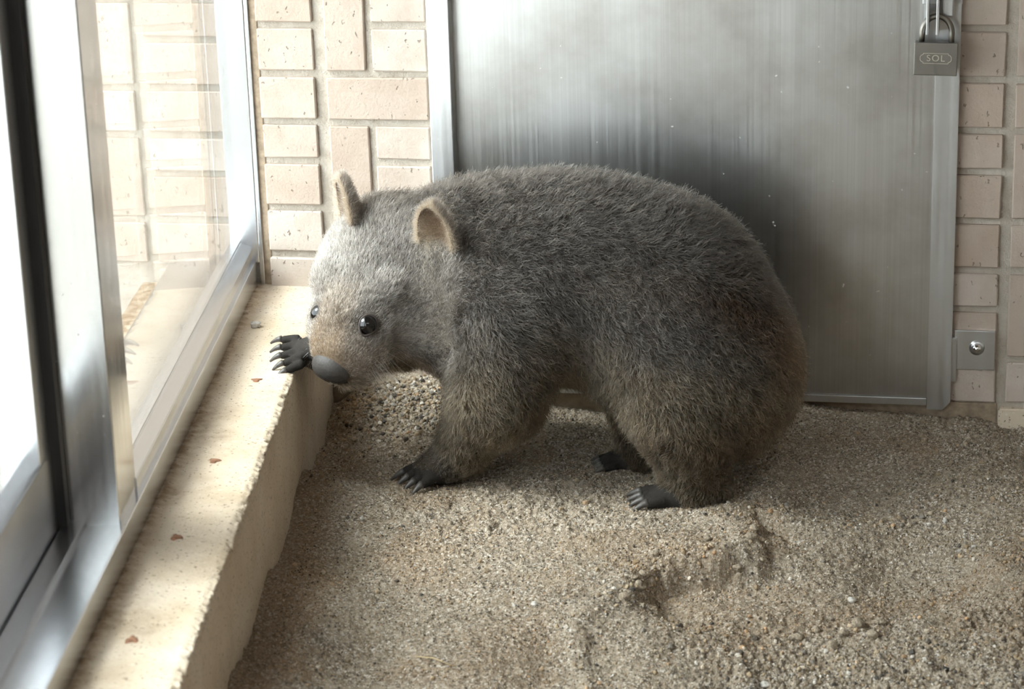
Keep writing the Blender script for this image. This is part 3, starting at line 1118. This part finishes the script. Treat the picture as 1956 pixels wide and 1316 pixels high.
def surface_nets(lo, hi, step):
    ax = [np.arange(lo[i], hi[i], step, dtype=np.float32) for i in range(3)]
    D = np.empty([len(a) for a in ax], np.float32)
    for i0 in range(0, len(ax[0]), 32):
        G = np.stack(np.meshgrid(ax[0][i0:i0 + 32], ax[1], ax[2], indexing='ij'), -1)
        D[i0:i0 + 32] = sdf(G)
    ins = D < 0
    nx, ny, nz = D.shape
    c = np.zeros((nx - 1, ny - 1, nz - 1), np.int8)
    corners = [(i, j, k) for i in (0, 1) for j in (0, 1) for k in (0, 1)]
    sl = lambda A, o: A[o[0]:o[0] + nx - 1, o[1]:o[1] + ny - 1, o[2]:o[2] + nz - 1]
    for o in corners:
        c += sl(ins, o)
    act = (c > 0) & (c < 8)
    ids = np.full(act.shape, -1, np.int64)
    ci = np.argwhere(act)
    ids[act] = np.arange(len(ci))
    acc = np.zeros((len(ci), 3)); cnt = np.zeros(len(ci))
    for a in corners:
        for axn in range(3):
            if a[axn]: continue
            b = list(a); b[axn] = 1
            da = D[ci[:, 0] + a[0], ci[:, 1] + a[1], ci[:, 2] + a[2]]
            db = D[ci[:, 0] + b[0], ci[:, 1] + b[1], ci[:, 2] + b[2]]
            m = (da < 0) != (db < 0)
            t_ = np.where(m, da / np.where(m, da - db, 1), 0)
            p = np.array(a, float)[None] + np.eye(3)[axn][None] * t_[:, None]
            acc[m] += p[m]; cnt[m] += 1
    V = (ci + acc / cnt[:, None]) * step + np.array(lo)[None]
    Q = []
    for axn in range(3):
        u, v = (axn + 1) % 3, (axn + 2) % 3
        sa = [slice(None)] * 3; sb = [slice(None)] * 3
        sa[axn] = slice(0, -1); sb[axn] = slice(1, None)
        A, B = ins[tuple(sa)], ins[tuple(sb)]
        e = np.argwhere(A != B)
        ok = (e[:, u] > 0) & (e[:, v] > 0) & (e[:, u] < D.shape[u] - 1) & (e[:, v] < D.shape[v] - 1)
        e = e[ok]
        def cell(du, dv):
            q = e.copy(); q[:, u] += du; q[:, v] += dv
            return ids[q[:, 0], q[:, 1], q[:, 2]]
        quad = np.stack([cell(-1, -1), cell(0, -1), cell(0, 0), cell(-1, 0)], -1)
        flip = ~A[e[:, 0], e[:, 1], e[:, 2]]
        quad[flip] = quad[flip][:, ::-1]
        Q.append(quad)
    Q = np.concatenate(Q)
    return V, Q[(Q >= 0).all(1)]


def sdf_normal(P, h=0.0015):
    g = np.stack([sdf(P + np.eye(3)[i] * h) - sdf(P - np.eye(3)[i] * h) for i in range(3)], -1)
    return g / (np.linalg.norm(g, axis=1)[:, None] + 1e-12)


BV, BQ = surface_nets((-0.29, 2.24, -0.02), (0.33, 2.62, 0.37), 0.0028)


def project(P):
    q = (P - CAM) @ CM.T
    return q[:, 0] / q[:, 2] * F + 978, q[:, 1] / q[:, 2] * F + 658


# ---- coat: colour regions over the body, measured along the animal itself
def head_coords(P):
    d = P - NOSE_P
    return d @ HL, -(d @ HF), d @ HU


def n3(P, freq, seed):
    return (noise2(P[:, 0] + 0.37 * P[:, 1], P[:, 2] + 0.61 * P[:, 1], freq, seed) + noise2(P[:, 1] - 0.4 * P[:, 0], P[:, 2] * 0.8 + 0.5 * P[:, 0], freq, seed + 1)) / 2


def coat(P):
    x, y, z = P.T
    l, f, u = head_coords(P)
    head = sstep(0.215, 0.175, f + 0.25 * np.abs(u + 0.02)) * sstep(0.13, 0.10, np.abs(l)) * (z > 0.08)
    head = head * sstep(0.12, 0.09, np.sqrt((l / 1.1) ** 2 + u ** 2))
    back = np.array([0.060, 0.048, 0.038]); brown = np.array([0.100, 0.070, 0.038])
    rust = np.array([0.075, 0.040, 0.017]); face = np.array([0.215, 0.187, 0.160]); tan = np.array([0.29, 0.205, 0.135])
    n1 = n3(P, 22, 1)[:, None]; n2 = n3(P, 60, 3)[:, None]
    c = np.repeat(back[None], len(P), 0)
    low = sstep(0.22, 0.10, z + 0.04 * (n1[:, 0] - 0.5))[:, None]
    c = c * (1 - low) + brown * low
    # browner rump
    rp = (sstep(0.25, 0.30, x) * sstep(0.26, 0.16, z))[:, None]
    c = c * (1 - 0.5 * rp) + np.array([0.080, 0.052, 0.030]) * 0.5 * rp
    bel = (sstep(0.115, 0.075, z) * sstep(-0.02, 0.02, x) * sstep(0.30, 0.26, x) * (y < 2.5) * (z > 0.05))[:, None]
    c = c * (1 - 0.35 * bel) + rust * 0.35 * bel
    # rusty fur behind the cheek and on the throat
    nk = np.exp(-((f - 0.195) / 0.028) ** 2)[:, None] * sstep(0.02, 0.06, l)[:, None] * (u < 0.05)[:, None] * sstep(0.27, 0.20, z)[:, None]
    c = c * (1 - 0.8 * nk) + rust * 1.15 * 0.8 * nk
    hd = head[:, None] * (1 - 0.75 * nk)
    fc = face * (0.85 + 0.3 * n1)
    br = (sstep(0.07, 0.0, f) * 0.55 + 0.55 * sstep(0.03, 0.012, np.abs(l + 0.006)) * sstep(0.11, 0.06, f))[:, None]
    fc = fc * (1 - np.clip(br, 0, 0.9)) + tan * np.clip(br, 0, 0.9)
    ck = np.exp(-(((f - 0.085) / 0.03) ** 2 + ((u + 0.026) / 0.016) ** 2))[:, None] * sstep(0.01, 0.03, l)[:, None]
    fc = fc * (1 + 0.7 * ck)
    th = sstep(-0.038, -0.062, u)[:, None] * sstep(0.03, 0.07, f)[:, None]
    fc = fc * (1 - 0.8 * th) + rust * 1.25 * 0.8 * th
    crown = sstep(0.12, 0.17, f)[:, None] * sstep(0.0, 0.04, u)[:, None]
    fc = fc * (1 - 0.45 * crown) + back * 1.1 * 0.45 * crown
    c = c * (1 - hd) + fc * hd
    # bare dark paws
    fa, fb = at(650, 672, 2.462), at(580, 674, 2.428)   # far forearm: dark and short-haired
    hh_ = np.clip(((P - fa) @ (fb - fa)) / ((fb - fa) @ (fb - fa)), 0, 1)
    arm = sstep(0.031, 0.026, np.linalg.norm(P - fa - hh_[:, None] * (fb - fa), axis=1))
    arm = np.maximum(arm, sstep(0.030, 0.023, np.linalg.norm((P - PALM) * np.array([1, 1, 1.2]), axis=1)) * sstep(0.018, 0.023, np.linalg.norm(P - NOSE_P, axis=1)))
    paw = np.maximum(np.maximum(paw_mask(P), 0.95 * arm), 0.55 * sstep(0.05, 0.032, np.linalg.norm(P - pw, axis=1)))[:, None]
    c = c * (1 - paw) + np.array([0.050, 0.044, 0.039]) * paw
    c = c * (0.42 + 0.62 * n2)
    return np.clip(c, 0.004, 0.8), head, paw[:, 0]


TB = np.array([t_[0] for t_ in TOES]); TT = np.array([t_[1] for t_ in TOES])


def paw_mask(P):
    d = np.full(len(P), 9.0)
    for a, b, r in TOES:
        ba = b - a
        h = np.clip(((P - a) @ ba) / (ba @ ba), -1.0, 1)
        d = np.minimum(d, np.linalg.norm(P - a - h[:, None] * ba, axis=1) - r)
    return sstep(0.010, 0.004, d)


wombat = empty('wombat', (0.05, 2.42, 0.0))
tag(wombat, 'young grey-brown wombat with one forepaw up on the kerb, gnawing its edge', 'wombat')
body = big_mesh('body', BV, BQ, SKIN)
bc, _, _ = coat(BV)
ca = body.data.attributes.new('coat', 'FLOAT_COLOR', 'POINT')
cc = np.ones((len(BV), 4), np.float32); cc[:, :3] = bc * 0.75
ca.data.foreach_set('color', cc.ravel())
adopt(body, wombat)


# ---- ears: cupped shells
EARS = []


def ear(tip, base, face_dir, width, name='ear'):
    tip, base = np.array(tip), np.array(base)
    upv = tip - base; Hh = np.linalg.norm(upv); upv = upv / Hh
    fd = nrm(face_dir); fd = nrm(fd - upv * (fd @ upv)); sd = np.cross(upv, fd)
    nh, na = 18, 17
    front, back_ = [], []
    for i in range(nh):
        h = i / (nh - 1)
        w = width / 2 * (0.92 + 0.25 * h) * (1 - h ** 1.9) ** 0.62 + 0.0010
        for j in range(na):
            a = -1 + 2 * j / (na - 1)
            p = base + upv * (Hh * h * (1 - 0.05 * a * a)) + sd * (w * math.sin(a * 1.35) / math.sin(1.35)) + fd * (0.0085 * (1 - h * 0.5) * (a * a - 0.35) * 1.4 + 0.004 * h * h)
            nn = nrm(fd - sd * 0.7 * a)
            front.append(p + nn * 0.0013); back_.append(p - nn * 0.0016)
    V = np.array(front + back_)
    m = nh * na
    Fq = []
    for i in range(nh - 1):
        for j in range(na - 1):
            q = [i * na + j, i * na + j + 1, (i + 1) * na + j + 1, (i + 1) * na + j]
            Fq.append(q); Fq.append([v + m for v in q[::-1]])
    rim = [i * na for i in range(nh)] + [(nh - 1) * na + j for j in range(1, na)] + [i * na + na - 1 for i in range(nh - 2, -1, -1)]
    for a, b in zip(rim[:-1], rim[1:]):
        Fq.append([a, b, b + m, a + m])
    o = mesh_obj(name, V, Fq, EARSKIN, smooth=True)
    adopt(o, wombat)
    EARS.append((np.array(V), np.array(Fq), upv, fd, m, base, Hh))
    return o


def ON(px, py, Y0=2.26):                           # first hit of a pixel's ray with the animal
    d = ray(px, py); d = d / np.linalg.norm(d)
    tt = np.arange(2.2, 2.95, 0.0006)
    P = CAM[None] + d[None] * tt[:, None]
    D = sdf(P)
    i = int(np.argmax(D < 0))
    return P[i] if (D < 0).any() else P[int(np.argmin(D))]


EARSKIN = m_plain('ear_skin', (0.085, 0.056, 0.042), 0.8, noise=0.25, scale=200)
EB = ON(842, 470) + DY * 0.002
ear(at(828, 386, EB[1] - 0.012), EB, (-0.62, -0.78, 0.05), 0.047)
_l = (EB - NOSE_P) @ HL
EB2 = at(676, 425, (EB - HL * 2 * _l)[1] - 0.015)
ear(at(657, 336, EB2[1] + 0.004), EB2, (-0.93, -0.30, 0.05), 0.042)

# ---- eyes, nose, mouth
def ball(name, c, r, mat, axm=None, rad=(1, 1, 1), n=24):
    bm = bmesh.new(); bmesh.ops.create_uvsphere(bm, u_segments=n, v_segments=n // 2, radius=1)
    A = np.eye(3) if axm is None else axm
    for v in bm.verts:
        q = np.array(v.co[:]) * np.array(rad) * r
        v.co = Vector(np.array(c) + q @ A)
    me = bpy.data.meshes.new(name); bm.to_mesh(me); bm.free()
    me.polygons.foreach_set('use_smooth', [True] * len(me.polygons)); me.materials.append(mat)
    o = bpy.data.objects.new(name, me); COL.objects.link(o)
    return adopt(o, wombat)


EYES = []
ep = ON(703, 620)
en = sdf_normal(ep[None])[0]
EYES.append(ep - en * 0.0042)
eye0 = ball('eye', EYES[0], 0.0114, EYE)
dl = (ep - NOSE_P) @ HL                                  # mirrored to the far side of the face
ep2 = ep - HL * 2 * dl
g2 = sdf(ep2[None])[0]; n2_ = sdf_normal(ep2[None])[0]
EYES.append(ep2 - n2_ * (g2 + 0.0078))
eye1 = ball('eye', EYES[1], 0.0108, EYE)
LID = m_plain('eyelid_skin', (0.035, 0.025, 0.02), 0.6)
for c_, n_, eo in ((EYES[0], en, eye0), (EYES[1], n2_, eye1)):          # dark lids, drawn out to the inner corner
    a_ = nrm(HF - n_ * (HF @ n_)); b_ = np.cross(n_, a_)
    ring = []
    for i in range(25):
        th = 2 * math.pi * i / 24
        k_ = 1 + 0.28 * max(0, math.cos(th)) ** 4
        ring.append(c_ + n_ * 0.0058 + (a_ * math.cos(th) * k_ + b_ * math.sin(th) * 0.92) * 0.0100)
    tube('eyelid', ring, [0.0013] * 25, LID, None, 8, cap=False).parent = eo
EYEP = np.array(EYES)

nose_c = HP(0.0005, 0.0125, -0.0095)
bm = bmesh.new(); bmesh.ops.create_icosphere(bm, subdivisions=4, radius=1)
for v in bm.verts:
    p = np.array(v.co[:])                                # local: x across, y forward, z up
    w = 0.0235 * (1 - 0.06 * p[2])
    q = np.array([p[0] * w, p[1] * 0.0165, p[2] * 0.0205])
    for s_ in (-1, 1):                                   # nostrils
        dd = ((p[0] - 0.62 * s_) / 0.24) ** 2 + ((p[2] + 0.42) / 0.16) ** 2
        if p[1] > 0: q[1] -= 0.0075 * math.exp(-dd)
    if p[1] > 0: q[1] -= 0.002 * math.exp(-(p[0] / 0.08) ** 2) * (1 if p[2] < 0 else 0.2)
    v.co = Vector(nose_c + HL * q[0] + HF * q[1] + HU * q[2])
me = bpy.data.meshes.new('nose'); bm.to_mesh(me); bm.free()
me.polygons.foreach_set('use_smooth', [True] * len(me.polygons)); me.materials.append(NOSE)
no = bpy.data.objects.new('nose', me); COL.objects.link(no); adopt(no, wombat)
MOUTH = m_plain('mouth_dark', (0.02, 0.014, 0.012), 0.6)
mp = []
for i in range(15):
    a = -1 + 2 * i / 14
    mp.append(HP(0.026 * a, 0.014 + 0.030 * a * a, -0.029 - 0.002 * a * a))
mp = [p - sdf_normal(p[None])[0] * (sdf(p[None])[0] - 0.0012) for p in mp]
tube('mouth', mp, [0.0014 + 0.0030 * math.sin(math.pi * i / 14) for i in range(15)], MOUTH, wombat, 8)

# ---- claws
for a, b, r in TOES:
    d = nrm(b - a)
    p0 = b + d * r * 0.35
    pts = [p0 + d * r * 2.3 * t_ - UZ * (0.0045 * t_ * t_) + UZ * 0.001 for t_ in np.linspace(0, 1, 6)]
    tube('claw', pts, [r * 0.70 * (1 - 0.70 * t_) for t_ in np.linspace(0, 1, 6)], CLAW, wombat, 8)


# ---- fur
def sample(V, Q, N, r, wfun=None):
    T = np.concatenate([Q[:, [0, 1, 2]], Q[:, [0, 2, 3]]]) if Q.shape[1] == 4 else Q
    a, b, c = V[T[:, 0]], V[T[:, 1]], V[T[:, 2]]
    ar = np.linalg.norm(np.cross(b - a, c - a), axis=1)
    if wfun is not None: ar = ar * wfun((a + b + c) / 3)
    cs = np.cumsum(ar); k = np.searchsorted(cs, r.random(N) * cs[-1]); k = np.minimum(k, len(T) - 1)
    u, v = r.random(N), r.random(N)
    fl = u + v > 1; u[fl] = 1 - u[fl]; v[fl] = 1 - v[fl]
    return a[k] + (b[k] - a[k]) * u[:, None] + (c[k] - a[k]) * v[:, None], k


def unit(A):
    return A / (np.linalg.norm(A, axis=1)[:, None] + 1e-12)


HAIRS = []                                               # (points (n,m,3), radius (n,m), root colour, tip colour)
r = np.random.default_rng(21)
NH = 330000


def weight(C):
    l, f, u = head_coords(C)
    hd = (f < 0.20) & (np.abs(l) < 0.10) & (C[:, 2] > 0.09)
    toe = paw_mask(C)
    return np.where(hd, 2.4, 1.0) * (1 - 0.8 * toe)


RP, _ = sample(BV, BQ, NH, r, weight)
RN = sdf_normal(RP)
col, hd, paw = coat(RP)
# combing: backwards over the trunk, down the legs, from nose to crown on the face
flow = np.zeros_like(RP); flow[:, 0] = 1.0; flow[:, 2] = -0.35 - 0.9 * sstep(0.30, 0.12, RP[:, 2])
leg = sstep(0.13, 0.07, RP[:, 2])[:, None]
flow = flow * (1 - leg) + np.array([0.15, 0, -1.0]) * leg
hflow = -HF * 1.0 + (RP - HP(0, 0.02, -0.01)) * 6.0
flow = flow * (1 - hd[:, None]) + hflow * hd[:, None]
flow += (np.stack([n3(RP, 34, 2), n3(RP, 34, 4), n3(RP, 34, 6)], -1) - 0.5) * 1.6 * (1 - 0.5 * hd[:, None])
flow += (np.stack([n3(RP, 170, 1), n3(RP, 170, 3), n3(RP, 170, 5)], -1) - 0.5) * 2.2 * (1 - 0.4 * hd[:, None])
tang = unit(flow - RN * (flow * RN).sum(1)[:, None])
L = 0.0122 * (1 - hd) + 0.0078 * hd
l_, f_, u_ = head_coords(RP)
L = L * (1 - 0.45 * hd * sstep(0.07, 0.02, f_))
L *= 1 + 1.1 * hd * sstep(-0.026, -0.034, u_) * sstep(0.085, 0.06, f_)
L *= 1 - 0.78 * paw
L *= 1 - 0.35 * sstep(0.12, 0.05, RP[:, 2]) * (1 - hd)
L *= 0.65 + 0.7 * r.random(NH)
ed = np.min(np.linalg.norm(RP[:, None] - EYEP[None], axis=2), axis=1)
L *= sstep(0.0085, 0.022, ed) * 0.8 + 0.2
nose_d = np.linalg.norm((RP - nose_c) @ np.stack([HL, HF, HU]).T / np.array([0.0250, 0.020, 0.0222]), axis=1)
MPA = np.array(mp)
md = np.min(np.linalg.norm(RP[:, None] - MPA[None], axis=2), axis=1)
keep = (ed > 0.0118) & (nose_d > 0.93) & (md > 0.0042)
lift = 0.40 + 0.25 * r.random(NH) - 0.12 * hd + 0.7 * (n3(RP, 110, 2) - 0.5)
jit = r.normal(size=(NH, 3)) * (0.42 - 0.12 * hd)[:, None]
d0 = unit(RN * (lift + 0.25)[:, None] + tang * 0.75 + jit * 0.6)
d1 = unit(RN * (lift * 0.35)[:, None] + tang + jit)
M_ = 5
tt = np.linspace(0, 1, M_)
PT = RP[:, None] - RN[:, None] * 0.0008 + L[:, None, None] * (d0[:, None] * (tt - 0.5 * tt ** 2)[None, :, None] + d1[:, None] * (0.5 * tt ** 2)[None, :, None])
wv = r.normal(size=(NH, 1, 3)) * (0.0011 * L / 0.0145)[:, None, None]
PT += wv * np.sin(tt * 3.0)[None, :, None]
RD = (0.00017 + 0.00010 * r.random(NH))[:, None] * (1 - 0.75 * tt ** 1.5)[None] * (1 - 0.2 * hd)[:, None]
pale = (r.random(NH) < (0.15 + 0.22 * hd + 0.7 * (n3(RP, 150, 6) - 0.5)))[:, None]
blk = (r.random(NH) < 0.28)[:, None]
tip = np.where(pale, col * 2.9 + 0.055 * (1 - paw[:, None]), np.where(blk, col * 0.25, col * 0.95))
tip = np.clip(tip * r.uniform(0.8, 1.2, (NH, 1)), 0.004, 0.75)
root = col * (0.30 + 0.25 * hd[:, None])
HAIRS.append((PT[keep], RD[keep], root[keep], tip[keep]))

for V, Fq, upv, fd, m, base, Hh in EARS:                 # ears: pale rim and lining, greyer outside
    N = 16000
    P, k = sample(V, Fq, N, r)
    T = np.concatenate([Fq[:, [0, 1, 2]], Fq[:, [0, 2, 3]]])[k]
    inside = (T < m).all(1)
    outside = (T >= m).all(1)
    hh_ = np.clip(((P - base) @ upv) / Hh, 0, 1)
    nn = np.where(inside[:, None], fd[None], np.where(outside[:, None], -fd[None], 0.0))
    rimv = unit((P - base) - upv * ((P - base) @ upv)[:, None] * 0.4)
    d = unit(nn * 0.45 + upv * 0.75 + rimv * 0.45 + r.normal(size=(N, 3)) * 0.42)
    Lr = np.where(inside, 0.0070, 0.0085) * (0.6 + 0.7 * r.random(N))
    Lr = np.where(inside & (hh_ < 0.5), Lr * 1.5, Lr)
    pt = P[:, None] + d[:, None] * (Lr[:, None] * tt[None])[:, :, None] - UZ * (0.0008 * tt ** 2)[None, :, None]
    sidev = np.cross(upv, fd)
    cw_ = np.abs((P - base) @ sidev)
    lin = np.array([0.30, 0.24, 0.18]); deep = np.array([0.115, 0.078, 0.054]); outc = np.array([0.085, 0.068, 0.055])
    mixd = np.clip(1.45 - cw_ / 0.0145, 0, 1)[:, None] * sstep(1.0, 0.75, hh_)[:, None]
    cl = np.where(inside[:, None], lin * (1 - 0.9 * mixd) + deep * 0.9 * mixd, np.where(outside[:, None], outc, lin * 1.15))
    cl = cl * r.uniform(0.7, 1.2, (N, 1))
    HAIRS.append((pt, np.full((N, M_), 0.00016) * (1 - 0.7 * tt)[None], cl * 0.8, np.clip(cl * 1.1, 0, 0.8)))
# pale tuft at the foot of the near ear
V, Fq, upv, fd, m, base, Hh = EARS[0]
N = 1500
P = at(862, 462, 2.440)[None] + r.normal(size=(N, 3)) * np.array([0.007, 0.006, 0.011])
P -= sdf_normal(P) * sdf(P)[:, None]
d = unit(sdf_normal(P) * 1.0 + np.array([0.45, -0.2, -0.55]) + r.normal(size=(N, 3)) * 0.25)
pt = P[:, None] + d[:, None] * (0.0165 * (0.6 + 0.7 * r.random(N))[:, None] * tt[None])[:, :, None]
cl = np.array([0.48, 0.37, 0.26]) * r.uniform(0.6, 1.2, (N, 1))
HAIRS.append((pt, np.full((N, M_), 0.00018) * (1 - 0.7 * tt)[None], cl * 0.7, np.clip(cl, 0, 0.8)))


def make_curves(name, groups, mat):
    PTs = np.concatenate([g[0] for g in groups]); RDs = np.concatenate([g[1] for g in groups])
    rt = np.concatenate([g[2] for g in groups]); tp_ = np.concatenate([g[3] for g in groups])
    n, mm = PTs.shape[:2]
    cu = bpy.data.hair_curves.new(name)
    cu.add_curves([mm] * n)
    cu.attributes['position'].data.foreach_set('vector', PTs.astype(np.float32).ravel())
    ra_ = cu.attributes.get('radius') or cu.attributes.new('radius', 'FLOAT', 'POINT')
    ra_.data.foreach_set('value', RDs.astype(np.float32).ravel())
    for nm, arr in (('root_tone', rt), ('tip_tone', tp_)):
        a_ = cu.attributes.new(nm, 'FLOAT_COLOR', 'CURVE')
        c4 = np.ones((n, 4), np.float32); c4[:, :3] = arr
        a_.data.foreach_set('color', c4.ravel())
    cu.materials.append(mat)
    o = bpy.data.objects.new(name, cu)
    COL.objects.link(o)
    return adopt(o, wombat)


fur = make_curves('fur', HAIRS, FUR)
fur['kind'] = 'stuff'
# whiskers
wg = []
N = 46
for s_ in (1, -1):
    Pw = np.stack([HP(s_ * (0.026 + 0.008 * r.random()), 0.022 + 0.035 * r.random(), -0.022 + 0.018 * r.random()) for _ in range(N)])
    dw = unit(HL[None] * s_ * 0.8 + np.array([0.15, -0.1, -0.75])[None] + r.normal(size=(N, 3)) * 0.22)
    lw = 0.022 + 0.030 * r.random(N)
    pt = Pw[:, None] + dw[:, None] * (lw[:, None] * tt[None])[:, :, None] + np.array([0.004, 0, -0.010])[None, None] * (tt ** 2)[None, :, None]
    cl = np.where((r.random(N) < 0.6)[:, None], np.array([0.55, 0.52, 0.48]), np.array([0.06, 0.05, 0.045]))
    wg.append((pt, np.full((N, M_), 0.00013) * (1 - 0.6 * tt)[None], cl, cl))
whisk = make_curves('whiskers', wg, FUR)
whisk['kind'] = 'stuff'
